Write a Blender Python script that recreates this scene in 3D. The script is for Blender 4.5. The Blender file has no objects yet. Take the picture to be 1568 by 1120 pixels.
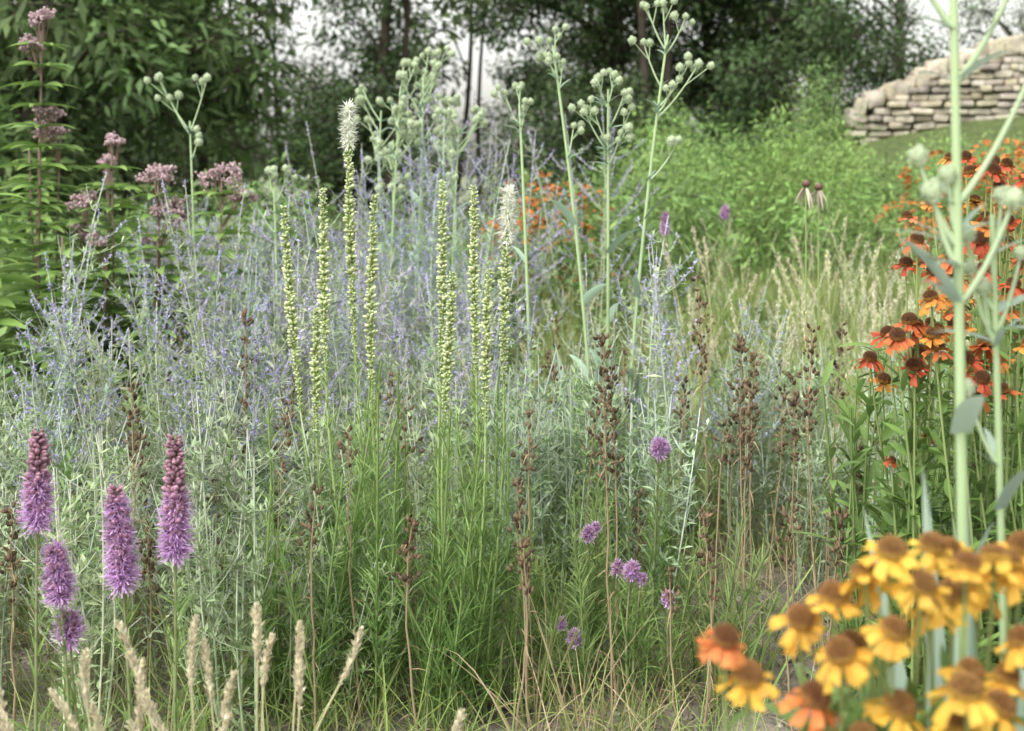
import bpy, math, numpy as np, bmesh
from mathutils import Vector
R=np.random.default_rng(11)
A=lambda *a: np.array(a,float)
def rnd(a,b,n=None): return R.uniform(a,b,n)
def nrm(v): return v/(np.linalg.norm(v,axis=-1,keepdims=True)+1e-9)

# ------------------------------------------------------------------ mesh builder
class MB:
    def __init__(s): s.V=[];s.C=[];s.Q=[];s.QM=[];s.T=[];s.TM=[];s.n=0
    def add(s,v,q=None,t=None,c=(1,1,1),m=0):
        v=np.asarray(v,float).reshape(-1,3); k=len(v)
        s.V.append(v); s.C.append(np.array(np.broadcast_to(np.asarray(c,float),(k,3))))
        if q is not None and len(q):
            s.Q.append(np.asarray(q,int)+s.n); s.QM.append(np.full(len(q),m))
        if t is not None and len(t):
            s.T.append(np.asarray(t,int)+s.n); s.TM.append(np.full(len(t),m))
        s.n+=k
    def arr(s):
        V=np.concatenate(s.V);C=np.concatenate(s.C)
        Q=np.concatenate(s.Q) if s.Q else np.zeros((0,4),int); QM=np.concatenate(s.QM) if s.Q else np.zeros(0,int)
        T=np.concatenate(s.T) if s.T else np.zeros((0,3),int); TM=np.concatenate(s.TM) if s.T else np.zeros(0,int)
        return V,C,Q,QM,T,TM
    def scatter(s,tp,Rm,T,S,cm=None):
        V,C,Q,QM,Tr,TM=tp.arr(); K=len(T); n=len(V)
        if K==0: return
        S=np.asarray(S,float)
        if S.ndim==1: S=np.repeat(S[:,None],3,1)
        vv=np.einsum('kij,knj->kni',Rm,V[None]*S[:,None,:])+np.asarray(T)[:,None]
        if cm is None: cm=np.ones((K,3))
        cc=C[None]*cm[:,None,:]
        off=(np.arange(K)*n)[:,None,None]
        s.V.append(vv.reshape(-1,3)); s.C.append(cc.reshape(-1,3))
        if len(Q): s.Q.append((Q[None]+off).reshape(-1,4)+s.n); s.QM.append(np.tile(QM,K))
        if len(Tr): s.T.append((Tr[None]+off).reshape(-1,3)+s.n); s.TM.append(np.tile(TM,K))
        s.n+=K*n
    def mesh(s,name,mats,desat=.04):
        V,C,Q,QM,T,TM=s.arr()
        C=C*(1-desat)+C.mean(1,keepdims=True)*desat
        me=bpy.data.meshes.new(name)
        me.vertices.add(len(V)); me.vertices.foreach_set('co',V.astype(np.float32).ravel())
        nl=len(Q)*4+len(T)*3
        me.loops.add(nl); me.loops.foreach_set('vertex_index',np.concatenate([Q.ravel(),T.ravel()]).astype(np.int32))
        me.polygons.add(len(Q)+len(T))
        st=np.concatenate([np.arange(len(Q))*4,len(Q)*4+np.arange(len(T))*3]).astype(np.int32)
        me.polygons.foreach_set('loop_start',st)
        me.polygons.foreach_set('material_index',np.concatenate([QM,TM]).astype(np.int32))
        me.polygons.foreach_set('use_smooth',np.ones(len(st),bool))
        me.update(calc_edges=True)
        a=me.color_attributes.new('Col','FLOAT_COLOR','POINT')
        cc=np.ones((len(V),4),np.float32); cc[:,:3]=np.clip(C,0,1); a.data.foreach_set('color',cc.ravel())
        for m in mats: me.materials.append(m)
        return me
def frames(d,roll=None):
    d=nrm(d); a=np.where(np.abs(d[:,2:3])<.97,A(0,0,1)[None],A(1,0,0)[None])
    x=nrm(np.cross(a,d)); y=np.cross(d,x)
    if roll is not None:
        c=np.cos(roll)[:,None];q=np.sin(roll)[:,None]; x,y=c*x+q*y,-q*x+c*y
    return np.stack([x,y,d],axis=2)
def tube(mb,P,r,c,c2=None,k=5,m=0):
    P=np.asarray(P,float); n=len(P); r=np.broadcast_to(np.asarray(r,float),(n,))
    d=nrm(np.gradient(P,axis=0)); tot=P[-1]-P[0]
    a=A(1,0,0) if abs(tot[2])>abs(tot[0]) else A(0,0,1)
    x=nrm(np.cross(a[None],d)); y=np.cross(d,x)
    th=np.arange(k)*2*math.pi/k
    v=P[:,None]+r[:,None,None]*(np.cos(th)[None,:,None]*x[:,None]+np.sin(th)[None,:,None]*y[:,None])
    i=np.arange(n-1)[:,None]*k; j=np.arange(k)[None]; j2=(j+1)%k
    q=np.stack([i+j,i+j2,i+k+j2,i+k+j],-1).reshape(-1,4)
    c=A(*c); c2=c if c2 is None else A(*c2); t=np.linspace(0,1,n)[:,None]
    cc=np.repeat(c*(1-t)+c2*t,k,0)
    mb.add(v.reshape(-1,3),q=q,c=cc,m=m)
def curve(a,b,n,bend=(0,0,0)):
    t=np.linspace(0,1,n)[:,None]; return A(*a)+(A(*b)-A(*a))*t+A(*bend)*4*t*(1-t)
def samp(P,t):
    P=np.asarray(P);n=len(P)-1; f=np.clip(np.asarray(t,float)*n,0,n-1e-6); i=f.astype(int); f=(f-i)[:,None]
    return P[i]*(1-f)+P[i+1]*f, nrm(P[i+1]-P[i])
PROF={'grass':lambda t:(1-t**1.6)*(.6+.4*np.minimum(t*5,1)),'leaf':lambda t:np.sin(np.pi*np.clip(t,0,1)**.75)*.97+.03*(t<.99),
 'petal':lambda t:.3+.75*t**.7-.12*(t>.95),'strap':lambda t:(1-t**3)*(.8+.2*np.sin(3*t)),'strip':lambda t:1-.5*t}
def blades(mb,B,D,L,W,dr,c0,c1=None,n=4,prof='leaf',fold=0.,m=0,notch=0,jit=.15,tw=.25,side=None):
    B=np.asarray(B,float);K=len(B)
    if K==0: return
    D=nrm(np.asarray(D,float)); f=lambda z:np.broadcast_to(np.asarray(z,float),(K,))
    L=f(L);W=f(W);dr=f(dr); t=np.linspace(0,1,n+1)
    P=B[:,None]+D[:,None]*(L[:,None]*t)[...,None]; P[:,:,2]-=(dr*L)[:,None]*t**2
    if side is None:
        s=np.cross(D,A(0,0,1)[None])+R.normal(0,tw,(K,3)); s-= (s*D).sum(1,keepdims=True)*D; s=nrm(s)
    else: s=side
    w=PROF[prof](t)[None,:]*W[:,None]*.5
    l=P-s[:,None]*w[...,None]; r=P+s[:,None]*w[...,None]
    c0=np.broadcast_to(np.asarray(c0,float),(K,3)); c1=c0 if c1 is None else np.broadcast_to(np.asarray(c1,float),(K,3))
    j=(1+jit*R.normal(0,1,(K,1,1))).clip(.5,1.6)
    cc=(c0[:,None]*(1-t)[None,:,None]+c1[:,None]*t[None,:,None])*j
    if fold or notch:
        nv=np.cross(s,D)[:,None]; mid=P-np.sign(nv[...,2:3]+1e-6)*nv*(w*fold)[...,None]
        if notch: mid[:,-1]-=D*(L*notch)[:,None]
        v=np.stack([l,mid,r],2); g=3
    else: v=np.stack([l,r],2); g=2
    i=np.arange(n)[:,None]*g; jj=np.arange(g-1)[None]
    q=np.stack([i+jj,i+jj+1,i+g+jj+1,i+g+jj],-1).reshape(-1,4)
    q=(q[None]+(np.arange(K)*(n+1)*g)[:,None,None]).reshape(-1,4)
    mb.add(v.reshape(-1,3),q=q,c=np.repeat(cc[:,:,None],g,2).reshape(-1,3),m=m)
def pod(z,r,cols,k=5,m=0):
    mb=MB(); th=np.arange(k)*2*math.pi/k
    v=[];c=[]
    for a,b,cc in zip(z,r,cols):
        for h in th: v.append((b*math.cos(h),b*math.sin(h),a)); c.append(cc)
    n=len(z); i=np.arange(n-1)[:,None]*k; j=np.arange(k)[None]; j2=(j+1)%k
    mb.add(v,q=np.stack([i+j,i+j2,i+k+j2,i+k+j],-1).reshape(-1,4),c=c,m=m); return mb
def sph(n): 
    v=R.normal(0,1,(n,3)); return nrm(v)
def az(n,e0,e1):
    a=rnd(0,2*math.pi,n); e=np.radians(rnd(e0,e1,n)); return np.stack([np.cos(a)*np.cos(e),np.sin(a)*np.cos(e),np.sin(e)],1)

# ------------------------------------------------------------------ materials
def mat(name,rough=.6,trans=0.3,var=.25,scale=25,spec=.3,bump=0,bscale=60,noise=True):
    m=bpy.data.materials.new(name); m.use_nodes=True; N=m.node_tree.nodes; Lk=m.node_tree.links; N.clear()
    out=N.new('ShaderNodeOutputMaterial'); p=N.new('ShaderNodeBsdfPrincipled')
    at=N.new('ShaderNodeAttribute'); at.attribute_name='Col'
    tc=N.new('ShaderNodeTexCoord'); colo=at.outputs['Color']
    if noise:
        no=N.new('ShaderNodeTexNoise'); no.inputs['Scale'].default_value=scale; no.inputs['Detail'].default_value=3
        Lk.new(tc.outputs['Object'],no.inputs['Vector'])
        ma=N.new('ShaderNodeMapRange'); ma.inputs['To Min'].default_value=1-var; ma.inputs['To Max'].default_value=1+var; ma.inputs['From Min'].default_value=.25; ma.inputs['From Max'].default_value=.75
        Lk.new(no.outputs['Fac'],ma.inputs['Value'])
        vm=N.new('ShaderNodeVectorMath'); vm.operation='SCALE'; Lk.new(colo,vm.inputs[0]); Lk.new(ma.outputs[0],vm.inputs['Scale']); colo=vm.outputs[0]
    Lk.new(colo,p.inputs['Base Color']); p.inputs['Roughness'].default_value=rough; p.inputs['Specular IOR Level'].default_value=spec
    if bump:
        b=N.new('ShaderNodeBump'); b.inputs['Strength'].default_value=bump; b.inputs['Distance'].default_value=.02
        n2=N.new('ShaderNodeTexNoise'); n2.inputs['Scale'].default_value=bscale; n2.inputs['Detail'].default_value=6
        Lk.new(tc.outputs['Object'],n2.inputs['Vector']); Lk.new(n2.outputs['Fac'],b.inputs['Height']); Lk.new(b.outputs[0],p.inputs['Normal'])
    if trans:
        tr=N.new('ShaderNodeBsdfTranslucent'); Lk.new(colo,tr.inputs['Color'])
        mx=N.new('ShaderNodeMixShader'); mx.inputs[0].default_value=trans
        Lk.new(p.outputs[0],mx.inputs[1]); Lk.new(tr.outputs[0],mx.inputs[2]); Lk.new(mx.outputs[0],out.inputs['Surface'])
    else: Lk.new(p.outputs[0],out.inputs['Surface'])
    return m
LEAF=mat('leaf',.55,.3,noise=False); PETAL=mat('petal',.6,.3,noise=False); STEM=mat('stem',.65,.0,noise=False)
DRY=mat('dry_stalk',.85,.0,spec=.15,noise=False); STONE=mat('limestone',.9,0,.4,7,.15,.9,16); BARK=mat('bark',.9,0,.4,8,.1,.8,10); SOIL=mat('soil',.95,0,.45,9,.1,1.0,35)
MATS=[LEAF,PETAL,STEM,DRY]   # indices 0..3

# ------------------------------------------------------------------ scene helpers
col=bpy.context.scene.collection
def obj(name,me,parent=None,loc=(0,0,0),rot=(0,0,0),s=1.):
    o=bpy.data.objects.new(name,me); col.objects.link(o); o.location=loc; o.rotation_euler=rot
    o.scale=(s,s,s) if np.isscalar(s) else s
    if parent: o.parent=parent
    return o
def gz(x,y):
    x=np.asarray(x,float);y=np.asarray(y,float)
    t=np.clip((x+1)/10,0,1); s=t*t*(3-2*t); z=(.03+.12*s)*(np.clip(y,4,20)-4)
    f=np.clip((y-24)/50,0,1); f=f*f*(3-2*f)
    return z*(1-f)-1.0*f+.012*np.sin(5.1*x+1)*np.sin(4.3*y)+.006*np.sin(17*x)*np.sin(13*y+x)
def jgrid(x0,x1,y0,y1,st,ok=None):
    X,Y=np.meshgrid(np.arange(x0,x1,st),np.arange(y0,y1,st)); p=np.stack([X.ravel(),Y.ravel()],1); p=p+rnd(-.5,.5,p.shape)*st
    if ok is not None: p=p[ok(p[:,0],p[:,1])]
    return p
def bake(mb,tps,P,tilt,S,cmv=.18):
    P=np.asarray(P,float); K=len(P); k=R.integers(0,len(tps),K)
    d=np.c_[R.normal(0,tilt,K),R.normal(0,tilt,K),np.ones(K)]; F=frames(d,rnd(0,6.28,K))
    cm=rnd(1-cmv,1+cmv,(K,1))*(1+R.normal(0,.04,(K,3)))
    for i,tp in enumerate(tps):
        w=k==i
        if w.any(): mb.scatter(tp,F[w],P[w],S[w],cm[w])
def mass(name,tps,pts,s0,s1,tilt=.07):
    pts=np.asarray(pts,float); K=len(pts); s=rnd(s0,s1,K); mb=MB()
    bake(mb,tps,np.c_[pts,gz(pts[:,0],pts[:,1])-.01],tilt,np.stack([s,s,s*rnd(.88,1.12,K)],1))
    return obj(name,mb.mesh(name,MATS))
def pile(name,tps,pts,h,s0,s1,lay=.28,cmv=.18):
    P=[]
    for (x,y) in pts:
        g0=float(gz(x,y)); hh=h(x,y) if callable(h) else h
        for z in np.arange(.1,max(hh-.1,.11),lay): P.append((x+rnd(-.15,.15),y+rnd(-.15,.15),g0+z+rnd(-.08,.08)))
    mb=MB(); bake(mb,tps,P,.3,rnd(s0,s1,len(P)),cmv); return obj(name,mb.mesh(name,MATS))

# ------------------------------------------------------------------ ground
xs=np.concatenate([-np.geomspace(1500,8.2,30),np.arange(-8,14,.09),np.geomspace(14.2,1500,30)])
ys=np.concatenate([-np.geomspace(800,1,12),np.arange(0,26,.09),np.geomspace(26.2,2500,40)])
X,Y=np.meshgrid(xs,ys); Z=gz(X,Y)
near=(Y<6)&(Y>1); Z=Z+near*R.normal(0,.006,Z.shape)
f=np.clip((Y-4.2)/2,0,1)[...,None]; far=np.clip((Y-24)/20,0,1)[...,None]
C=A(.175,.155,.13)*(1-f)+A(.09,.12,.045)*f; C=C*(1-far)+A(.20,.24,.14)*far
nx,ny=len(xs),len(ys); i=np.arange(ny-1)[:,None]*nx; j=np.arange(nx-1)[None]
g=MB(); g.add(np.stack([X,Y,Z],-1),q=np.stack([i+j,i+j+1,i+nx+j+1,i+nx+j],-1).reshape(-1,4),c=C.reshape(-1,3))
obj('ground',g.mesh('ground',[SOIL]))
peb=pod([-.5,-.2,.3,.5],[.3,1,.8,.1],[(1,1,1)]*4,6)
mb=MB(); K=7000; p=np.stack([rnd(-1.6,2.2,K),rnd(2.2,5,K)],1)
mb.scatter(peb,frames(az(K,40,90),rnd(0,6,K)),np.c_[p,gz(p[:,0],p[:,1])+.001],np.stack([rnd(.003,.016,K),rnd(.003,.012,K),rnd(.004,.012,K)],1),A(.25,.23,.19)*rnd(.45,1.4,(K,1)))
obj('soil_clods',mb.mesh('soil_clods',[SOIL]))
mb=MB(); K=6500; p=np.stack([rnd(-1.8,2.4,K),rnd(2.2,5.2,K)],1)
blades(mb,np.c_[p,gz(p[:,0],p[:,1])+rnd(.003,.02,K)],az(K,-2,26),rnd(.03,.16,K),rnd(.0015,.004,K),.1,(.36,.31,.2),(.25,.20,.14),n=2,prof='grass',jit=.35,m=3)
obj('dead_grass_litter',mb.mesh('litter',MATS))

# ------------------------------------------------------------------ plant parts
SILV=(.33,.42,.25)
def ear(mb,P,r,c,n=160,ln=.013):
    t=rnd(0,1,n); B,T=samp(P,t); D=T+sph(n)*.65; taper=np.minimum(1,(1-t)*4+.35)*np.minimum(1,t*6+.4)
    blades(mb,B+sph(n)*(r*.5*taper)[:,None],D,ln*taper,rnd(.002,.0042,n),0,A(*c)*.8,A(*c)*1.15,n=2,prof='leaf',jit=.18,m=1)
WBUD=pod([0,.3,.75,1],[.25,.5,.42,.08],[(.21,.32,.09),(.34,.46,.15),(.58,.67,.34),(.86,.89,.70)],5,1)
PBUD=pod([0,.3,.75,1],[.25,.5,.42,.08],[(.13,.12,.08),(.23,.13,.14),(.36,.19,.26),(.5,.3,.40)],5,1)
def liatris_leaves(mb,P,t0,t1,n,l0,l1,w,c0=(.115,.22,.05),c1=(.22,.34,.09),e0=25,e1=62):
    t=rnd(t0,t1,n); B,T=samp(P,t); f=(t-t0)/(t1-t0+1e-6)
    L=(l0+(l1-l0)*f)*rnd(.7,1.2,n); cc=A(*c0)*(1-f)[:,None]+A(*c1)*f[:,None]
    blades(mb,B,az(n,e0,e1)+T*.25,L,w*(1-.4*f),rnd(.05,.4,n),cc,cc*1.25,n=4,prof='grass',jit=.18)
def liatris_white(mb,base,top,sl,opened=0.,bend=(0,0,0)):
    P=curve(base,top,22,bend); P[:,0]+=.0045*np.sin(np.linspace(0,rnd(4,9),22)+rnd(0,6)); H=np.linalg.norm(A(*top)-A(*base)); ts=1-sl/H
    tube(mb,P,np.linspace(.0036,.0016,22),(.20,.30,.10),(.34,.44,.18),m=2)
    liatris_leaves(mb,P,.03,ts,int(200*ts*H),.12,.035,.004)
    liatris_leaves(mb,P,ts-.04,.97,110,.024,.01,.003,(.24,.35,.1),(.34,.42,.18),10,60)
    n=int(sl*1050); k=np.arange(n); t=ts+(1-ts)*(k+.5)/n; 
    node=np.round(t*H/.015)*.015/H*.35+t*.65+R.normal(0,.002,n); B,T=samp(P,node)
    a=k*2.39996+R.normal(0,.5,n); e=rnd(.1,1.0,n)
    D=np.stack([np.cos(a)*np.cos(e),np.sin(a)*np.cos(e),np.sin(e)],1); f=(t-ts)/(1-ts)
    sz=.0138*(1-.5*f**2)*(.35+.65*np.minimum(1,f*2.2))*rnd(.6,1.3,n)
    mb.scatter(WBUD,frames(D),B+D*.002,np.stack([sz*.55,sz*.55,sz],1),rnd(.65,1.25,(n,1))*np.ones(3))
    if opened>0:
        n=int(13000*opened); t=1-rnd(-.08,1,n)*opened/H; B,T=samp(P,t); D=sph(n)+T*.4
        B=B+T*np.clip((t-1)*H,0,.01)[:,None]
        blades(mb,B+nrm(D)*.005,D,rnd(.008,.021,n),.0021,.1,(.78,.82,.70),(.90,.91,.86),n=2,prof='strip',m=1,jit=.08)
def liatris_purple(mb,base,top,sl,openlo,openhi,w=1.,dens=1.):
    P=curve(base,top,18,(rnd(-.01,.01),0,0)); H=np.linalg.norm(A(*top)-A(*base)); ts=1-sl/H
    tube(mb,P,np.linspace(.0035,.002,18),(.17,.24,.08),(.2,.2,.12),m=2)
    liatris_leaves(mb,P,.1,ts,int(110*H),.13,.05,.005)
    n=int(sl*1500); k=np.arange(n); t=ts+(1-ts)*(k+.5)/n; B,T=samp(P,t); f=(t-ts)/(1-ts)
    a=k*2.39996+R.normal(0,.3,n); e=rnd(.1,.8,n); D=np.stack([np.cos(a)*np.cos(e),np.sin(a)*np.cos(e),np.sin(e)],1)
    sz=.0155*w*(1-.45*f**3)*(.6+.4*np.minimum(1,f*5))*rnd(.75,1.2,n)
    mb.scatter(PBUD,frames(D),B+D*.004,np.stack([sz*.6,sz*.6,sz],1),rnd(.6,1.4,(n,1))*np.ones(3))
    n=int(sl*24000*(openhi-openlo)*dens); f=openlo+(openhi-openlo)*rnd(0,1,n)**1.3; B,T=samp(P,ts+(1-ts)*f); D=sph(n); D[:,2]=D[:,2]*.7+.1
    lo=np.clip(1-f,0,1)[:,None]
    blades(mb,B+nrm(D)*.008*w,D,rnd(.005,.022,n)*w*(1.1-.4*f),rnd(.0014,.0030,n),-.1,A(.50,.28,.54)[None]*np.ones((n,1)),A(.72,.50,.80)[None]*(.85+.2*lo),n=2,prof='strip',m=1,jit=.2)
CAP=pod([0,.25,.6,.85,1.15],[.12,.42,.5,.25,.03],[(.75,.7,.6),(1,1,1),(.9,.9,.9),(.8,.8,.8),(1.3,1.2,1)],5,3)
def seedstalk(mb,base,top,sl,dens=1.,c=(.115,.082,.052),stemc=(.31,.25,.15)):
    P=curve(base,top,12,(rnd(-.015,.015),0,0)); P[:,0]+=np.cumsum(R.normal(0,.0025,12)); H=np.linalg.norm(A(*top)-A(*base))
    tube(mb,P,np.linspace(.0028,.0013,12),stemc,A(*stemc)*.8,m=3,k=5)
    nn=max(4,int(sl/.025)); ts=1-sl*(np.arange(nn)+rnd(-.4,.4,nn))/nn/H; B0,T0=samp(P,ts)
    K=int(9*dens); i=np.repeat(np.arange(nn),K); keep=rnd(0,1,len(i))<rnd(.2,1,nn)[i]; i=i[keep]; n=len(i)
    D=nrm(az(n,0,75)+A(0,0,.25)); pl=rnd(.005,.034,n)*(1-.5*(ts[i]-ts.min())/(1-ts.min()))
    B=B0[i]; E=B+D*pl[:,None]
    blades(mb,B,D,pl,.0016,0,stemc,n=1,prof='strip',m=3)
    s=rnd(.008,.0145,n); mb.scatter(CAP,frames(nrm(D+A(0,0,.5)+sph(n)*.3),rnd(0,6,n)),E,np.stack([s*.64,s*.64,s],1),A(*c)*rnd(.4,1.9,(n,1)))
    n=int(H*26); t=rnd(.05,.95,n); B,T=samp(P,t); blades(mb,B,az(n,-30,50),rnd(.01,.06,n),.0035,.5,(.28,.21,.12),n=3,prof='grass',m=3)
def sage(h=1.,stems=5,flow=.9,nb=11,lc=SILV,fl=(.43,.41,.66),spread=.16,fn=7):
    mb=MB()
    for _ in range(stems):
        a=rnd(0,6.28); le=rnd(.02,spread)*h; b=A(rnd(-.06,.06),rnd(-.06,.06),0); top=b+A(math.cos(a)*le,math.sin(a)*le,h*rnd(.70,1.02))
        P=curve(b,top,8,(R.normal(0,.02),R.normal(0,.02),0)); tube(mb,P,np.linspace(.0028,.0012,8),A(*lc)*1.1,A(.50,.55,.48),k=4,m=2)
        n=int(75*h); t=rnd(.05,.85,n); B,T=samp(P,t); blades(mb,B,az(n,15,65),rnd(.02,.05,n),rnd(.005,.010,n),.2,A(*lc),A(*lc)*1.15,n=2,jit=.2)
        whB=[];W0,_t=samp(P,rnd(.68,1,int(22))); whB.append(W0)
        for k in range(nb):
            tt=rnd(.3,.93); O,T=samp(P,[tt]); d=az(1,25,60)[0]; L=h*rnd(.14,.30)*(1.15-tt*.7)
            P2=curve(O[0],O[0]+nrm(d)*L,5,(0,0,-.015)); tube(mb,P2,np.linspace(.0014,.0007,5),A(*lc),A(.48,.52,.47),k=3,m=2)
            n=12; t=rnd(.02,.75,n); B,T=samp(P2,t); blades(mb,B,az(n,5,65),rnd(.015,.035,n),rnd(.004,.008,n),.1,A(*lc),n=2,jit=.2)
            t=np.linspace(.3,1,int(L/.013)); B,T=samp(P2,t)
            if rnd(0,1)<.8: whB.append(B)
        if flow>0:
            W=np.concatenate(whB); W=W[rnd(0,1,len(W))<flow]; W=np.repeat(W,fn,0); n=len(W)
            blades(mb,W+sph(n)*.003,sph(n)+A(0,0,.2),rnd(.005,.0105,n),rnd(.003,.0055,n),0,A(*fl)*.85,A(*fl)*1.12,n=2,jit=.2,m=1)
    return mb
def tuft(nb=110,l0=.3,l1=.6,w=.0035,c0=(.17,.25,.06),c1=(.37,.45,.14),ears=8,eh=.75,ec=(.56,.54,.36),r=.06,e0=50,e1=88,el=4,ew=.006):
    mb=MB(); B=np.c_[R.normal(0,r,nb),R.normal(0,r,nb),np.zeros(nb)]
    blades(mb,B,az(nb,e0,e1),rnd(l0,l1,nb),rnd(.6,1.3,nb)*w,rnd(.05,.6,nb),c0,c1,n=5,prof='grass',jit=.2)
    for _ in range(ears):
        a=rnd(0,6.28);le=rnd(.03,.3)*eh; H=eh*rnd(.75,1.05); b=A(R.normal(0,r*.6),R.normal(0,r*.6),0); P=curve(b,b+A(math.cos(a)*le,math.sin(a)*le,H),14,(-math.cos(a)*.03,-math.sin(a)*.03,.01))
        tube(mb,P,.0011,A(*c1),A(*ec)*.8,k=3,m=2); ear(mb,P[-el:],ew,ec,80,.016)
    return mb
def leafclump(n=80,r=.5,L=.09,W=.05,c=(.05,.085,.028),dr=.3,twigs=6,flat=.7,cj=.25,seg=2,fold=0):
    mb=MB(); p=sph(n)*(rnd(.15,1,(n,1))**.6)*r; p[:,2]*=flat
    D=nrm(p)+R.normal(0,.5,(n,3)); D[:,2]-=.2
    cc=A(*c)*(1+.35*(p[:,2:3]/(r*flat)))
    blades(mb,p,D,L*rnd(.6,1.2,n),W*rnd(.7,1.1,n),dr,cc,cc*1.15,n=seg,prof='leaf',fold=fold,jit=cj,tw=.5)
    for _ in range(twigs):
        e=sph(1)[0]*r*.8; e[2]*=flat; tube(mb,curve((0,0,-r*.2),e,4),[.012,.008,.006,.003],(.05,.04,.03),k=3,m=3)
    return mb

# ------------------------------------------------------------------ white blazing star group
base_y=2.62
tab=[ (-.462,1.000,-.31,.42,0),(-.383,1.035,-.28,.36,0),(-.330,1.195,-.25,.50,.075),(-.270,1.022,-.235,.42,0),(-.400,.790,-.29,.24,0),
 (-.142,1.045,-.13,.40,0),(-.077,1.038,-.10,.38,0),(-.006,1.022,-.05,.38,.10),(-.122,.865,-.14,.30,0),(-.040,.875,-.075,.30,0)]
def plant_obj(name,mb): return obj(name,mb.mesh(name,MATS))
for grp in (tab[:5],tab[5:]):
    mb=MB()
    for (tx,tz,bx,sl,op) in grp:
        ty=base_y+rnd(-.06,.08); liatris_white(mb,(bx,base_y+rnd(-.06,.08),0),(tx,ty,tz),sl,op,(.24*(tx-bx)+rnd(-.012,.012),0,0))
    cx=np.mean([g_[2] for g_ in grp])
    for _ in range(25):
        bx=cx+R.normal(0,.10); by=base_y+R.normal(0,.09); h=rnd(.25,.68); P=curve((bx,by,0),(bx+R.normal(0,.07),by+R.normal(0,.06),h),10)
        tube(mb,P,.0022,(.17,.25,.08),k=4,m=2); liatris_leaves(mb,P,.03,1,int(220*h),.12,.045,.004,(.11,.21,.05),(.20,.32,.085),20,70)
    plant_obj('white_blazing_star_plant',mb)

# ------------------------------------------------------------------ purple blazing stars
for (x,zt,sl,lo,hi,y) in [(-.762,.645,.145,0,.5,2.1),(-.638,.556,.15,.0,.9,2.1),(-.542,.637,.185,0,.5,2.1),(-.736,.462,.09,.1,.95,2.1),(-.72,.345,.035,0,1,2.12)]:
    mb=MB(); liatris_purple(mb,(x+rnd(-.02,.05),y,0),(x,y,zt),sl,lo,hi,1.15,1.1); plant_obj('purple_blazing_star',mb)
for (x,z,y,r) in [(.316,.490,2.8,.75),(.158,.330,2.7,.55),(.24,.285,2.6,.65),(.31,.230,2.6,.5),(.125,.150,2.6,.6),(-.49,.270,2.6,.45),(-.455,.270,2.6,.45),(.215,.275,2.65,.5),(-.33,.46,2.9,.45),(.335,.475,2.85,.45),(.10,.16,2.65,.45),(.26,.265,2.6,.4),(.175,.335,2.72,.4)]:
    mb=MB(); liatris_purple(mb,(x+rnd(-.02,.02),y,0),(x,y,z),.034*r,0,1,1.15*r,1.5)
    P=curve((x,y,0),(x,y,z-.03),8); liatris_leaves(mb,P,.3,1,int(200*z)+20,.09,.05,.004,(.14,.24,.07),(.24,.34,.11),10,60)
    plant_obj('small_purple_blazing_star',mb)
mb=MB()   # non-flowering feathery shoots of the small blazing stars
for _ in range(36):
    bx=rnd(.02,.48); by=rnd(2.55,3.1); h=rnd(.12,.42); P=curve((bx,by,0),(bx+R.normal(0,.05),by+R.normal(0,.05),h),8)
    tube(mb,P,.002,(.17,.25,.08),k=4,m=2); liatris_leaves(mb,P,.03,1,int(200*h)+10,.10,.05,.004,(.13,.22,.06),(.24,.33,.12),10,65)
plant_obj('blazing_star_foliage',mb)

# ------------------------------------------------------------------ brown seed stalks
ss=[(.183,.735,2.6,.33,1.3),(.20,.66,2.65,.25,1.),(.484,.703,2.8,.26,1.3),(.50,.60,2.75,.2,1.2),(.645,.724,2.8,.27,1.3),(.61,.62,2.85,.2,1.1),(.45,.80,3.2,.26,.9),(.36,.404,2.5,.18,1.1),
(-.173,.424,2.4,.16,1.2),(.0075,.466,2.5,.20,1.3),(.047,.579,2.6,.14,1),(-.62,.73,3.,.45,.9),(-.80,.52,2.8,.2,1.),(.54,.44,2.45,.16,1.1),(.60,.43,2.4,.2,1.2),(.74,.46,2.8,.15,1),
(-.365,.472,2.4,.14,1.),(-.23,.58,2.8,.16,.9),(.12,.60,3.3,.2,.8),(.56,.64,3.,.2,1),(-.95,.42,2.5,.2,1),(.30,.30,2.5,.12,.9),(.03,.36,2.45,.12,1),(-.70,.38,2.5,.16,1.1),(.80,.70,3.2,.22,.8),(-.50,.55,2.9,.2,.9),(-.585,.44,2.6,.2,1.)]
mb=MB()
for (x,z,y,sl,d) in ss: seedstalk(mb,(x+rnd(-.03,.03),y,0),(x,y,z),sl,d*1.15)
for _ in range(50):
    y=rnd(2.5,4.2); x=rnd(-.35,.4)*y; h=rnd(.3,.66); seedstalk(mb,(x,y,0),(x+rnd(-.06,.06),y,h),rnd(.08,.2),.85)
plant_obj('dried_penstemon_seed_stalks',mb)

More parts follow.
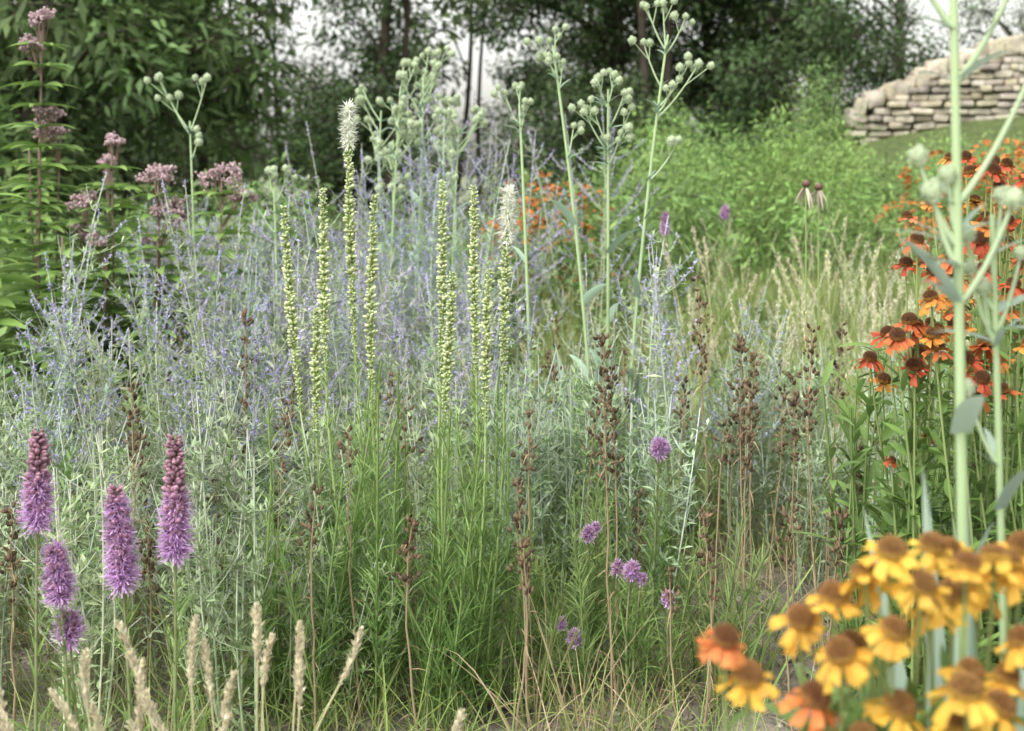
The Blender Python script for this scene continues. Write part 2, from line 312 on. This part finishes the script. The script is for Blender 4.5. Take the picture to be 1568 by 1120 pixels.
# ------------------------------------------------------------------ cream foreground grass ears
mb=MB()
for (x,z,dx,ln) in [(-.495,.500,.035,.15),(-.43,.475,.02,.12),(-.41,.44,.03,.11),(-.338,.485,.005,.11),(-.325,.455,-.01,.09),(-.27,.482,-.01,.13),(-.18,.472,-.075,.06),(-.555,.455,.03,.10),(-.64,.385,.02,.09),(-.61,.37,.05,.08),(-.37,.415,0,.09),(-.072,.37,0,.06),(-.48,.352,.0,.07),(-.28,.45,0,.10),(-.66,.40,.0,.06),(-.46,.40,.03,.12),(-.50,.42,.02,.12),(-.36,.38,-.02,.1),(-.53,.38,.0,.1)]:
    y=1.7+rnd(-.06,.06); b=(x+dx*1.8+rnd(-.02,.02),y,0); H=z
    P=curve(b,(x,y,z),26,(dx*.35+rnd(-.02,.02),0,.0)); k=max(5,int(26*ln/H)); P[-k:,0]+=rnd(-.018,.018)*np.linspace(0,1,k)**2
    tube(mb,P,.0013,(.3,.34,.14),(.55,.5,.32),k=4,m=2); ear(mb,P[-k:],.0065*rnd(.8,1.2),(.68,.63,.46),int(2300*ln),.0105)
K=380; B=np.c_[rnd(-.8,-.05,K),rnd(1.6,2.0,K),np.zeros(K)]
blades(mb,B,az(K,50,88),rnd(.15,.42,K),.004,rnd(.1,.5,K),(.17,.24,.07),(.42,.44,.24),n=6,prof='grass')
plant_obj('cream_eared_grass',mb)

# ------------------------------------------------------------------ heleniums
def hel_flower(pal,openness=1.,droop=.55,big=1.):
    mb=MB(); n=220; cr=A(.0105,.0105,.0092); cz=A(0,0,.0055)
    k=np.arange(n); z=1-1.5*(k+.5)/n; r=np.sqrt(1-z*z); a=k*2.39996
    D=np.stack([r*np.cos(a),r*np.sin(a),z],1); core=pod([-.8,-.4,.2,.7,1],[.5,.95,1,.65,.05],[A(*pal[2])*.5]*5,10,1)
    mb.scatter(core,np.eye(3)[None],cz[None],cr[None])
    cc=np.where(z[:,None]>.1,A(*pal[2])[None],A(*pal[3])[None]); 
    fl=pod([0,.6,1],[.5,.6,.2],[(.7,.7,.7),(1,1,1),(1.5,1.4,1.2)],4,1)
    mb.scatter(fl,frames(D),D*cr+cz,np.full(n,.0023),cc*rnd(.7,1.35,(n,1)))
    n=int(rnd(11,15)); a=np.arange(n)*2*math.pi/n+R.normal(0,.14,n); e=np.radians(rnd(-18,14,n)); D=np.stack([np.cos(a)*np.cos(e),np.sin(a)*np.cos(e),np.sin(e)],1)
    sd=np.stack([-np.sin(a),np.cos(a),R.normal(0,.35,n)],1)
    cj=rnd(0,1,(n,1))**2; c1=A(*pal[1])*(1-cj*.6)+A(*pal[0])*cj*.6
    blades(mb,D*.007,D,.0185*big*rnd(.8,1.12,n),.0118*rnd(.85,1.1,n),rnd(.15,.9,n)*droop*1.1,pal[0],c1,n=6,prof='petal',fold=.25,notch=.16,jit=.12,m=1,side=nrm(sd))
    return mb
YEL=[((.60,.30,.03),(.78,.48,.06),(.24,.12,.04),(.40,.24,.05)),((.66,.38,.04),(.80,.53,.07),(.26,.14,.045),(.44,.28,.05)),((.55,.14,.04),(.72,.28,.07),(.17,.075,.03),(.30,.15,.04))]
ORG=[((.42,.07,.03),(.64,.22,.05),(.12,.055,.025),(.25,.13,.03)),((.50,.14,.03),(.72,.35,.05),(.13,.06,.025),(.3,.16,.03)),((.36,.05,.025),(.55,.12,.04),(.10,.045,.02),(.2,.08,.02))]
def hel_plant(name,base,fl,pals,leafn=14,sc=1.,spread=.05,lc=(.12,.21,.05)):
    mb=MB()
    for (x,y,z) in fl:
        b=A(base[0]+R.normal(0,spread),base[1]+R.normal(0,spread),float(gz(base[0],base[1])))
        top=A(x,y,z); P=curve(b,top,14,((b[0]-x)*-.12,0,.0)); tube(mb,P,np.linspace(.0035,.0016,14),(.15,.23,.07),(.24,.32,.11),m=2)
        n=leafn; t=rnd(.15,.9,n); B,T=samp(P,t); blades(mb,B,az(n,15,60),rnd(.05,.11,n)*(1.15-.6*t),rnd(.010,.018,n),rnd(.1,.5,n),lc,A(*lc)*1.3,n=5,prof='leaf',fold=.25)
        F=hel_flower(pals[int(rnd(0,len(pals)))],1,rnd(.4,1.1)); d=nrm(A(R.normal(0,.25),R.normal(-.12,.25),1)[None]); mb.scatter(F,frames(d,rnd(0,6,1)),top[None],A(1,1,1)[None]*sc*rnd(.8,1.05))
    return plant_obj(name,mb)
Y1=[(.305,1.05,.755),(.287,1.06,.732),(.326,1.04,.732),(.263,1.07,.712),(.30,1.03,.699),(.238,1.08,.692),(.26,1.03,.681),(.315,1.12,.715),(.345,1.08,.70),(.285,1.1,.66)]
Y2=[(.365,1.05,.744),(.392,1.06,.744),(.41,1.08,.735),(.372,1.1,.705),(.397,1.12,.708),(.41,1.05,.685),(.347,1.0,.663),(.43,1.0,.70),(.385,1.15,.73),(.36,1.12,.74),(.43,1.1,.745)]
Y3=[(.35,1.02,.628),(.386,1.04,.634),(.405,1.0,.60),(.242,1.05,.637),(.245,1.02,.612),(.33,.98,.60),(.37,1.06,.655),(.40,1.06,.65),(.28,1.04,.61),(.37,1.0,.60),(.31,1.05,.63),(.26,1.0,.58),(.35,.98,.575),(.395,.98,.575)]
hel_plant('yellow_helenium_plant',(.34,1.2),Y1,YEL[:2],16); hel_plant('yellow_helenium_plant',(.44,1.2),Y2,YEL[:2]*2+YEL[2:],16)
hel_plant('yellow_helenium_plant',(.36,1.1),Y3,YEL,24); hel_plant('yellow_helenium_plant',(.25,1.15),[(.171,1.05,.686)],YEL[2:],10); hel_plant('yellow_helenium_plant',(.26,1.12),[(.19,1.05,.655)],YEL[:2],10)
O1=[(.661,.953),(.656,.911),(.71,.922),(.718,.895),(.667,.81),(.725,.794),(.639,.787),(.595,.754),(.634,.708),(.697,.754),(.68,.80),(.70,.90),(.69,.78),(.74,.88),(.735,.81),(.66,.745),(.62,.80),(.65,.82),(.71,.84),(.68,.86)]
O2=[(.837,.948),(.81,.972),(.744,.757),(.763,.695),(.804,.73),(.829,.746),(.848,.829),(.793,.774),(.75,.86),(.79,.90),(.83,1.065),(.855,1.04),(.77,.80),(.82,.70),(.78,.84),(.82,.88),(.84,.78),(.80,.82),(.76,.73),(.85,.92),(.79,.95)]
hel_plant('orange_helenium_plant',(.74,2.3),[(x,2.15+rnd(-.08,.1),z) for x,z in O1],ORG,18,1.12,.07)
hel_plant('orange_helenium_plant',(.86,2.3),[(x,2.2+rnd(-.1,.15),z) for x,z in O2],ORG,18,1.12,.07)
hel_plant('orange_helenium_plant',(1.02,2.7),[(rnd(.85,1.2),rnd(2.5,2.9),rnd(.7,1.12)) for _ in range(44)],ORG,18,1.05,.1)
hel_plant('orange_helenium_plant',(.72,2.25),[(.639,2.2,.58),(.70,2.2,.62)],ORG[2:],26,.6,.04)
mb=MB()
for k in range(92):
    b=A(rnd(.62,1.15),rnd(2.1,2.9),0) if k<64 else A(rnd(.24,.52),rnd(1.02,1.3),0); h=rnd(.35,.72) if k<64 else rnd(.4,.62); P=curve(b,b+A(R.normal(0,.06),R.normal(0,.05),h),8); tube(mb,P,.0025,(.15,.23,.07),k=4,m=2)
    n=26; t=rnd(.1,1,n); B,T=samp(P,t); blades(mb,B,az(n,15,70),rnd(.05,.11,n),rnd(.010,.018,n),rnd(.1,.5,n),(.12,.21,.05),(.18,.29,.08),n=5,prof='leaf',fold=.25)
plant_obj('helenium_foliage',mb)

# ------------------------------------------------------------------ rattlesnake master
def ballT(r=.5):
    mb=MB(); core=pod([-1,-.75,-.2,.4,.85,1],[.05,.65,.98,.9,.5,.03],[(.46,.56,.36)]*6,9,1); mb.scatter(core,np.eye(3)[None],A(0,0,0)[None],A(.8,.8,.8)[None])
    n=150; D=sph(n); blades(mb,D*.72,D+A(0,0,.15),rnd(.22,.36,n),.16,0,(.48,.57,.38),(.74,.80,.64),n=2,prof='leaf',m=1,jit=.12)
    n=9; a=np.arange(n)*.7; D=np.stack([np.cos(a),np.sin(a),-.1+0*a],1); blades(mb,D*.5+A(0,0,-.5),D,.75,.16,.0,(.45,.56,.36),n=2,prof='leaf',m=0)
    return mb
BALL=ballT()
def rattle(name,base,top,heads,hr=.014,sr=.006,nl=10,ll=.45,lw=.03,sub=2,cauline=(.35,.5,.65),leafc=(.26,.37,.27),cl=.5,be=(55,85),dro=.5):
    mb=MB(); gzz=float(gz(base[0],base[1])); P=curve((base[0],base[1],gzz),top,20,((base[0]-top[0])*.15,0,0)); H=top[2]-gzz
    sc=(.28,.39,.20); tube(mb,P,np.linspace(sr,sr*.55,20),sc,(.36,.48,.26),k=8,m=2)
    for (x,y,z) in heads:
        q=A(x,y,z); tt=np.clip((z-gzz-.05-1.1*abs(x-np.interp(z,[gzz,top[2]],[base[0],top[0]])))/H,.4,.97)
        O,T=samp(P,[tt]); P2=curve(O[0],q,7,(0,0,-.012)); tube(mb,P2,np.linspace(sr*.5,sr*.3,7),(.36,.47,.28),k=6,m=2)
        bl=az(2,20,50); blades(mb,np.repeat(O,2,0),bl,.03+ll*.06,lw*.3,.3,leafc,n=4,prof='strap')
        pts=[q]+[q+A(*(sph(1)[0]*A(2.6,2.6,1.4)*hr)) for _ in range(sub)]
        for k,pp in enumerate(pts):
            if k: tube(mb,curve(P2[4],pp,4),sr*.25,(.34,.46,.26),k=4,m=2)
            mb.scatter(BALL,frames(nrm((pp-P2[3])[None])),pp[None],A(1,1,1)[None]*hr*rnd(.75,1.15))
    for t in cauline:
        O,T=samp(P,[t]); D=az(1,35,65); blades(mb,O,D,ll*rnd(.4,.6)*cl*2,lw*.8,.35,leafc,A(*leafc)*1.2,n=8,prof='strap',fold=.3)
    D=az(nl,*be); blades(mb,np.repeat(A(base[0],base[1],gzz)[None],nl,0)+R.normal(0,.015,(nl,3)),D,ll*rnd(.7,1.1,nl),lw,rnd(.05,dro,nl),leafc,A(*leafc)*1.15,n=8,prof='strap',fold=.3)
    return mb
RM='rattlesnake_master_plant'; y=3.6
def RT(*a,**k): return plant_obj(RM,rattle(RM,*a,**k))
RT((.24,y),(.112,y,1.42),[(.074,y,1.434),(.119,y,1.465),(.14,y,1.375),(.17,y,1.20),(.10,y,1.393)],ll=.6,hr=.013,cl=.22,be=(68,86),dro=.25)
RT((.06,y),(.02,y,1.26),[(-.02,y,1.29),(.02,y,1.303),(.035,y,1.25)],ll=.5,hr=.013,cl=.22)
RT((.30,y),(.43,y,1.45),[(.371,y,1.528),(.416,y,1.537),(.479,y,1.50),(.362,y,1.43),(.488,y,1.371),(.515,y,1.37),(.443,y,1.312),(.46,y,1.16)],ll=.65,nl=14,hr=.0135,cl=.22,be=(68,86),dro=.25)
RT((.27,y+.1),(.265,y,1.30),[(.236,y,1.33),(.281,y,1.34),(.31,y,1.29),(.227,y,1.24),(.33,y,1.25),(.263,y,1.168),(.19,y,1.26),(.30,y,1.18)],ll=.72,nl=22,lw=.034,hr=.0135,be=(72,88),dro=.2,cl=.25)
RT((-1.08,4.5),(-1.11,4.5,1.25),[(-1.22,4.5,1.40),(-1.05,4.5,1.40),(-1.08,4.5,1.2),(-1.18,4.5,1.33)],hr=.016,cl=.25)
RT((-.8,4.5),(-.82,4.5,1.02),[(-.84,4.5,1.08),(-.77,4.5,1.07),(-.9,4.5,1.0)],hr=.016,cl=.25)
for (x,zt) in [(-.52,1.42),(-.42,1.5),(-.33,1.54),(-.25,1.48),(-.46,1.3),(-.20,1.36)]:
    yy=5+rnd(-.2,.3); RT((x+rnd(-.06,.06),yy),(x,yy,zt-.1),[(x+rnd(-.09,.09),yy+rnd(-.08,.08),zt-rnd(0,.3)) for _ in range(9)],hr=.016,ll=.5,cl=.3)
y=1.3
RT((.455,y),(.438,y,1.30),[(.404,y,1.08),(.433,y,1.062),(.418,y,1.045),(.492,1.28,1.037),(.38,1.3,1.32),(.50,1.28,1.27),(.47,1.3,1.34),(.52,1.3,1.17)],hr=.0125,sr=.0075,nl=16,ll=.80,lw=.034,sub=0,cauline=(.5,.62,.72),leafc=(.35,.46,.37),cl=.13,be=(76,87),dro=.12)
RT((.52,1.36),(.50,1.36,1.02),[(.472,1.36,1.0),(.476,1.36,.965),(.49,1.36,.945),(.474,1.36,.84),(.51,1.36,1.04),(.53,1.36,.98)],hr=.0115,sr=.0055,nl=11,ll=.74,lw=.03,sub=0,cauline=(.5,.7),leafc=(.35,.46,.37),cl=.13,be=(76,87),dro=.12)

# ------------------------------------------------------------------ joe pye weed
PINK=pod([0,.5,1],[.4,.6,.5],[(.38,.27,.28),(.54,.38,.41),(.68,.54,.57)],4,1)
def joepye(base,top,heads,lv=True):
    mb=MB(); g0=float(gz(*base)); P=curve((*base,g0),top,20); H=top[2]-g0
    tube(mb,P,np.linspace(.006,.003,20),(.20,.15,.11),(.26,.17,.15),k=6,m=2)
    for t in np.arange(.2,.97,.07/H):
        O,T=samp(P,[t]); n=6; a=rnd(0,6)+np.arange(n)*1.047; D=np.stack([np.cos(a),np.sin(a),.35+0*a],1)
        blades(mb,np.repeat(O,n,0),D,(.24-.11*t)*rnd(.85,1.1,n),.056-.022*t,.4,(.13,.24,.055),(.23,.36,.09),n=7,prof='leaf',fold=.3)
    for (x,y,z,r) in heads:
        q=A(x,y,z); tt=np.clip((z-g0-.10)/H,.3,.97); O,T=samp(P,[tt])
        for _ in range(13):
            d=az(1,-10,88)[0]; e=q+d*r*A(1,1,.8)*rnd(.5,1.1); tube(mb,curve(O[0],e,5,(0,0,-.01)),.0012,(.3,.2,.17),k=3,m=2)
            n=26; p=e+R.normal(0,r*.17,(n,3))*A(1,1,.7); mb.scatter(PINK,frames(nrm(az(n,40,90))),p,rnd(.005,.010,n),rnd(.6,1.3,(n,1))*np.ones(3))
    return plant_obj('joe_pye_weed_plant',mb)
y=4.5
joepye((-1.64,y),(-1.62,y,1.56),[(-1.62,y,1.58,.05),(-1.60,y,1.26,.05),(-1.65,y,1.5,.04)])
joepye((-1.36,y),(-1.38,y,1.15),[(-1.38,y,1.17,.035)])
joepye((-1.2,y),(-1.22,y,1.03),[(-1.22,y,1.04,.06),(-1.17,y,.91,.07)])
joepye((-1.02,y),(-1.0,y,1.04),[(-1.0,y,1.04,.07),(-.93,y,.98,.04)])
joepye((-1.5,y),(-1.47,y,.95),[(-1.47,y,.96,.05),(-1.45,y,.86,.05)])
for _ in range(22):
    x=rnd(-2.3,-1.0);yy=rnd(4.1,5.4);h=rnd(.65,1.0)+(.25 if x<-1.5 else 0); joepye((x,yy),(x+rnd(-.05,.05),yy,h),[(x,yy,h,rnd(.03,.06))] if rnd(0,1)<.35 else [])

# ------------------------------------------------------------------ russian sage etc. masses
SG=[sage(.95,4,.9,12) for _ in range(4)]
SGT=[sage(1.25,4,.95,13) for _ in range(2)]
SL=[sage(.62,6,.0,9,(.33,.43,.25)) for _ in range(4)]
SLG=[sage(.55,6,.0,9,(.25,.37,.13)) for _ in range(3)]
ok=lambda x,y:(x>-.29*y)&(x<-.03*y)
def clear(p,keep=.15):   # open soil patches between the plants
    x,y=p[:,0],p[:,1]; bare=((x>.38)&(x<.95)&(y>2.4)&(y<3.5))|((x>.04)&(x<.18)&(y>2.45)&(y<2.9))
    return p[(~bare)|(rnd(0,1,len(p))<keep)]
mass('russian_sage',SG,np.concatenate([jgrid(-2.2,0,3.3,6.4,.31,ok),jgrid(-2,-1,3.1,3.7,.42)]),.78,1.06)
mass('tall_russian_sage',SGT,[(-.36,5.4),(-.28,5.6),(-.62,5.2),(-.12,5.1),(.05,5.2),(.3,5.6),(-.2,4.7),(-.45,4.8),(-.4,5.1)],.95,1.18,.05)
mass('silver_sagebrush',SL,clear(np.concatenate([jgrid(-1.9,-.42,2.45,3.5,.21),jgrid(-1.6,-.1,3.5,4.6,.36),jgrid(-.42,.25,2.95,3.7,.22),jgrid(.15,1.1,3.25,4.2,.27),jgrid(.3,1.3,2.9,3.4,.4)])),.7,1.1)
mass('green_artemisia',SLG,clear(np.concatenate([jgrid(-1.5,-.1,2.6,4.2,.31),jgrid(.1,1.6,3.1,4.6,.25)])),.65,1.05)
mass('thin_russian_sage',[sage(.85,3,.8,8) for _ in range(2)],[(.40,3.4),(.48,3.6),(.30,3.7),(.55,3.9),(-.05,3.4),(.62,3.6),(-.9,2.9),(-1.1,3.),(-.7,3.1),(.5,4.0),(-.8,3.2),(-.6,2.95)],.9,1.05,.1)
T1=[tuft(120,ears=2,ec=(.5,.54,.3)) for _ in range(4)]; T2=[tuft(90,.25,.5,.0035,ears=6,eh=.74,ew=.013,ec=(.64,.62,.44)) for _ in range(3)]
T3=[tuft(45,.12,.32,.0028,(.16,.24,.055),(.32,.40,.13),0,r=.05,e0=25) for _ in range(4)]
mass('meadow_grass',T1+T1[:2]+T2[:1],jgrid(.1,4.5,4.3,8.4,.34,lambda x,y:(x>.02*y)&(x<.55*y)),.7,.95)
mass('yellow_green_grass_tuft',T1,[(.12,3.6),(.16,3.9),(.2,3.5),(-.3,4.0),(.05,3.95),(.9,4.2),(1.1,4.3),(1.2,4.5),(1.0,4.6),(.1,3.4),(.02,3.5),(1.0,4.0)],.8,1.05)
mass('plumed_grass',T2,jgrid(.5,2.0,3.8,5.6,.31,lambda x,y:(x>.13*y)&(x<.37*y)),.85,1.1)
mass('short_grass',T3,clear(np.concatenate([jgrid(-1.3,1.3,2.25,3.6,.155),jgrid(.1,1.8,3.6,4.4,.2)]),.4),.6,1.2)
DT=[tuft(40,.2,.45,.003,(.34,.28,.16),(.48,.4,.24),0,r=.05,e0=35) for _ in range(2)]
mass('dry_straw_tuft',DT,clear(jgrid(-1.3,1.4,2.3,4.4,.31),.5),.6,1.1)
GT=[tuft(14,.3,.45,.009,(.14,.24,.05),(.36,.42,.14),0,r=.03,e0=55) for _ in range(2)]
mass('strap_leaved_perennial',GT,[(-.55,2.5),(-.62,2.6),(.42,2.75),(.1,2.7),(.5,2.7),(-.45,2.6),(.55,3.0),(.02,2.9),(.38,3.0),(.47,2.6),(.0,2.55)],.7,1.1)

# background fill
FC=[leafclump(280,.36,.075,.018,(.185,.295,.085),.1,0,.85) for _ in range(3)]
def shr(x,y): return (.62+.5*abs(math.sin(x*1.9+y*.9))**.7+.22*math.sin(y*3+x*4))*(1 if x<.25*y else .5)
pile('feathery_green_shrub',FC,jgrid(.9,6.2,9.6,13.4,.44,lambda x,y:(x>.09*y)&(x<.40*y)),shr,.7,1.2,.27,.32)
mb=MB()   # taller wispy shoots above the shrubs
P_=[(x,y_,float(gz(x,y_))+z) for x,y_ in [(2.75,12),(2.85,12.2),(1.5,12.5),(3.2,13)] for z in np.arange(.6,1.55,.16)]
bake(mb,[leafclump(70,.16,.08,.014,(.20,.30,.11),0,0,1.4)],P_,.2,rnd(.8,1.1,len(P_))); plant_obj('wispy_green_shrub',mb)
OGc=[]
for _ in range(2):
    m_=leafclump(160,.3,.07,.02,(.14,.22,.06),.2,0,.8); n=40; p=sph(n)*.3; p[:,2]=abs(p[:,2])*.8+.03
    F=pod([0,.3,.5],[1,.8,.2],[(.62,.24,.05),(.55,.18,.04),(.13,.06,.03)],7,1); m_.scatter(F,frames(az(n,40,90)),p,np.full(n,.024),rnd(.7,1.3,(n,1))*np.ones(3)); OGc.append(m_)
pile('distant_orange_helenium',OGc,[(0.0,8.2),(.12,8.3),(.25,8.2),(.4,8.2),(.52,8.4),(2.9,9),(3.1,9.1),(3.3,9),(3.5,9.2),(3.7,9),(3.9,9.1),(3.0,8.5),(3.3,8.4),(3.6,8.5),(3.2,7.6),(3.5,7.9)],lambda x,y:.93 if x<1 else .95,.8,1.,.25)
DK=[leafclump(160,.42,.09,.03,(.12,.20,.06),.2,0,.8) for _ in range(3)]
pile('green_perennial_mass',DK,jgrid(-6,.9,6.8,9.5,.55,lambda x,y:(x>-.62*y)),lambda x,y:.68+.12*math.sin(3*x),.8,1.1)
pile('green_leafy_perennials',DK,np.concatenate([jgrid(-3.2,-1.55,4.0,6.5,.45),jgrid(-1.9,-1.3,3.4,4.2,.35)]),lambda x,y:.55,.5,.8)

mb=MB()
for (x,y,z) in [(.90,4,1.03),(.95,4.05,1.02)]:
    tube(mb,curve((x,y,0),(x,y,z),6),.0025,(.24,.32,.12),m=2); n=10; D=az(n,-45,-15); blades(mb,np.repeat(A(x,y,z)[None],n,0),D,.05,.007,.8,(.50,.42,.36),n=4,prof='leaf',m=1)
    mb.scatter(PBUD,frames(A(0,0,1)[None]),A(x,y,z-.005)[None],A(.028,.028,.024)[None]*1.,A(.6,.6,.4)[None])
plant_obj('pale_coneflower',mb)
for (x,y,z,l) in [(.54,4.6,.93,.07),(.75,4.6,.95,.035)]:
    mb=MB(); liatris_purple(mb,(x,y,0),(x,y,z),l,.0,.9,.8); plant_obj('purple_blazing_star',mb)

# ------------------------------------------------------------------ trees
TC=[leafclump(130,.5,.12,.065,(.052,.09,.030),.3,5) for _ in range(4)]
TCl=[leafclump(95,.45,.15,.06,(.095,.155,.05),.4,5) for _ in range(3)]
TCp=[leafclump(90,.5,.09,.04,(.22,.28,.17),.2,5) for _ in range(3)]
def tree(x,y,H,cr,low,nl,per,meshes,tr=.16,name='deciduous_tree',sy=1.,sd=.45):
    e=obj(name,None,None,(x,y,float(gz(x,y)))); mb=MB()
    P=curve((0,0,-.2),(rnd(-.5,.5),rnd(-.3,.3),H*.8),12,(rnd(-.25,.25),0,0)); tube(mb,P,np.linspace(tr,tr*.3,12),(.055,.045,.035),k=9)
    lobes=[]
    for k in range(nl):
        a=rnd(0,6.28); zz=low+(H-low)*rnd(0,1)**1.2; rr=cr*math.sqrt(rnd(.05,1))*math.sqrt(max(.15,1-((zz-low)/(H-low)-.35)**2*1.3)); q=A(math.cos(a)*rr,math.sin(a)*rr*sy,zz); lobes.append(q)
        O,T=samp(P,[np.clip((zz-rnd(.3,1.2))/(H*.8),.12,.95)]); tube(mb,curve(O[0],q,6,(0,0,.15)),np.linspace(tr*.3,.02,6),(.055,.045,.035),k=5)
    obj('trunk',mb.mesh('trunk',[BARK]),e)
    q=np.repeat(np.array(lobes),per,0); p=q+R.normal(0,sd,q.shape)*A(1,1,.75)
    mb=MB(); bake(mb,meshes,p,.5,rnd(.7,1.25,len(p)),.3); obj('crown',mb.mesh('crown',MATS),e)
    return e
for (x,y,H,cr,low,nl,per) in [(-10.5,21,7.5,2.4,.8,30,8),(-7.6,22,7.5,2.0,.9,32,8),(-5.8,24,8,1.2,.9,28,8),(-2.35,23,7.5,1.15,.8,26,8),(1.7,23,8,1.65,.8,34,8),(3.6,24,7.5,1.7,.9,34,8),(5.3,22.5,7.5,1.0,1.2,14,7),(1.7,29,8,1.8,1.,22,7),(4.8,29,8,1.8,1.,18,7),(-7.4,28,8,1.7,1,20,7),(-10.4,29,8,2.1,1,16,7)]:
    tree(x,y,H,cr,low,nl,per,TC,rnd(.11,.2))
for (x,y,H,r) in [(-1.1,24,7,.06),(-.6,25,7.5,.05),(2.1,20,7,.08),(2.6,21,7,.07),(-4.9,22,7,.09),(-4.3,25,7,.05)]: tree(x,y,H,.6,2.6,4,3,TC,r)
for (x,y,H,cr) in [(8.0,27,7,1.5),(10.4,26,7,1.8),(12.6,27,7.5,1.8),(15.5,30,8,2.6)]: tree(x,y,H,cr,1.5,14,5,TCp,.12,'pale_leaved_tree',sd=.4)
tree(-4.4,11.5,5,1.4,.5,36,6,TCl,.1); tree(-6.8,12.5,5.5,1.7,.4,24,7,TCl,.12); tree(-3.2,13.5,5,.7,1.5,12,6,TCl,.06)
tree(-1.6,15,5.,.55,2.5,6,5,TCl,.06)
hp=jgrid(-13,6.6,19,20.5,.6,lambda x,y:~(((x>-3.6)&(x<-2.9))|((x>-2.2)&(x<-1.7))|((x>-.95)&(x<-.3))))
pile('hedge_undergrowth',TC,hp,lambda x,y:1.6+.5*math.sin(x*1.7)+.3*math.sin(x*4.1),.8,1.1,.45,.3)

# ------------------------------------------------------------------ dry stone wall
def rbox(seed):
    bm=bmesh.new(); bmesh.ops.create_cube(bm,size=1.); bmesh.ops.bevel(bm,geom=list(bm.edges),offset=.16,segments=2,profile=.6,affect='EDGES')
    rr=np.random.default_rng(seed)
    for v in bm.verts: v.co+= Vector(rr.normal(0,.03,3))
    bmesh.ops.triangulate(bm,faces=list(bm.faces)); bm.verts.index_update()
    mb=MB(); mb.add([v.co[:] for v in bm.verts],t=[[v.index for v in f.verts] for f in bm.faces],c=(1,1,1)); bm.free(); return mb
RB=[rbox(i) for i in range(6)]
mb=MB(); N=260; u=np.linspace(0,1,N); px=4.75+6.5*u; py=18.6-2.6*u+.5*np.sin(u*3.1)
arc=np.r_[0,np.cumsum(np.hypot(np.diff(px),np.diff(py)))]; Ltot=arc[-1]
def wpos(s): return np.interp(s,arc,px),np.interp(s,arc,py)
def topz(s): x,y=wpos(s); return float(np.interp(x,[4.7,5.1,5.7,6.3,7.0,8.5,11],[1.88,2.18,2.48,2.76,2.94,3.15,3.2]))+.0
sc=A(.39,.36,.30)
def stone(s,z,w,h,d,off,rot=0,tint=1.):
    x,y=wpos(s); x2,y2=wpos(min(s+.05,Ltot)); x1,y1=wpos(s-.05 if s>.05 else 0); a=math.atan2(y2-y1,x2-x1)+R.normal(0,.04); ca,sa=math.cos(a),math.sin(a)
    Rm=A([ca,-sa,0],[sa,ca,0],[0,0,1]); c2,s2=math.cos(rot),math.sin(rot); Rm=Rm@A([c2,0,-s2],[0,1,0],[s2,0,c2])
    n=A(-sa,ca,0); mb.scatter(RB[int(rnd(0,6))],Rm[None],(A(x,y,z)+n*off)[None],A(w,d,h)[None],(sc*tint*A(1,rnd(.95,1.02),rnd(.85,1.05)))[None])
for side in (-.17,.17):
    for ci in range(30):
        z0=.8+ci*.1; s=rnd(0,.2)
        while s<Ltot:
            w=rnd(.10,.36); h=.1*rnd(.7,1.02)
            x,y=wpos(s+w/2)
            if z0+.1<topz(s+w/2)-.10 and z0>float(gz(x,y))-.25: stone(s+w/2,z0+.05+rnd(-.012,.012),w*.95,h,.26,side+rnd(-.05,.05),R.normal(0,.05),rnd(.6,1.2))
            s+=w
s=0
while s<Ltot-.1:
    w=rnd(.09,.2); stone(s+w/2,topz(s+w/2)-.06+rnd(-.025,.03),w*1.0,rnd(.2,.28),.56,0,rnd(-.2,.25),rnd(.8,1.25)); s+=w*.93
obj('dry_stone_wall',mb.mesh('dry_stone_wall',[STONE]))

# ------------------------------------------------------------------ light, sky, camera
w=bpy.data.worlds.new('World'); bpy.context.scene.world=w; w.use_nodes=True; N=w.node_tree.nodes; Lk=w.node_tree.links
bg=N['Background']; sk=N.new('ShaderNodeTexSky'); sk.sky_type='NISHITA'; sk.sun_disc=False; sk.sun_elevation=math.radians(52); sk.sun_rotation=math.radians(215); sk.dust_density=4; sk.air_density=1.2
hs=N.new('ShaderNodeHueSaturation'); hs.inputs['Saturation'].default_value=.15; hs.inputs['Value'].default_value=2.45
vmu=N.new('ShaderNodeVectorMath'); vmu.operation='MULTIPLY'; vmu.inputs[1].default_value=(1.02,1.0,.955)
Lk.new(sk.outputs[0],hs.inputs['Color']); Lk.new(hs.outputs[0],vmu.inputs[0]); Lk.new(vmu.outputs[0],bg.inputs['Color']); bg.inputs['Strength'].default_value=.15
sd=bpy.data.lights.new('sun','SUN'); sd.energy=1.5; sd.angle=math.radians(22); sd.color=(1,.97,.90)
so=obj('sun',sd)
el,ro=math.radians(52),math.radians(215); dv=Vector((math.sin(ro)*math.cos(el),math.cos(ro)*math.cos(el),math.sin(el)))
so.rotation_euler=dv.to_track_quat('Z','Y').to_euler(); so.location=(0,0,20)
cd=bpy.data.cameras.new('camera'); co=obj('camera',cd,None,(0,0,1.06),(math.radians(90),0,0)); cd.sensor_width=36; cd.lens=45.92; cd.shift_y=-.185
cd.clip_start=.05; cd.clip_end=5000; cd.dof.use_dof=True; cd.dof.focus_distance=2.6; cd.dof.aperture_fstop=5.0
sc_=bpy.context.scene; sc_.camera=co; sc_.view_settings.view_transform='Standard'; sc_.view_settings.look='None'; sc_.view_settings.exposure=0
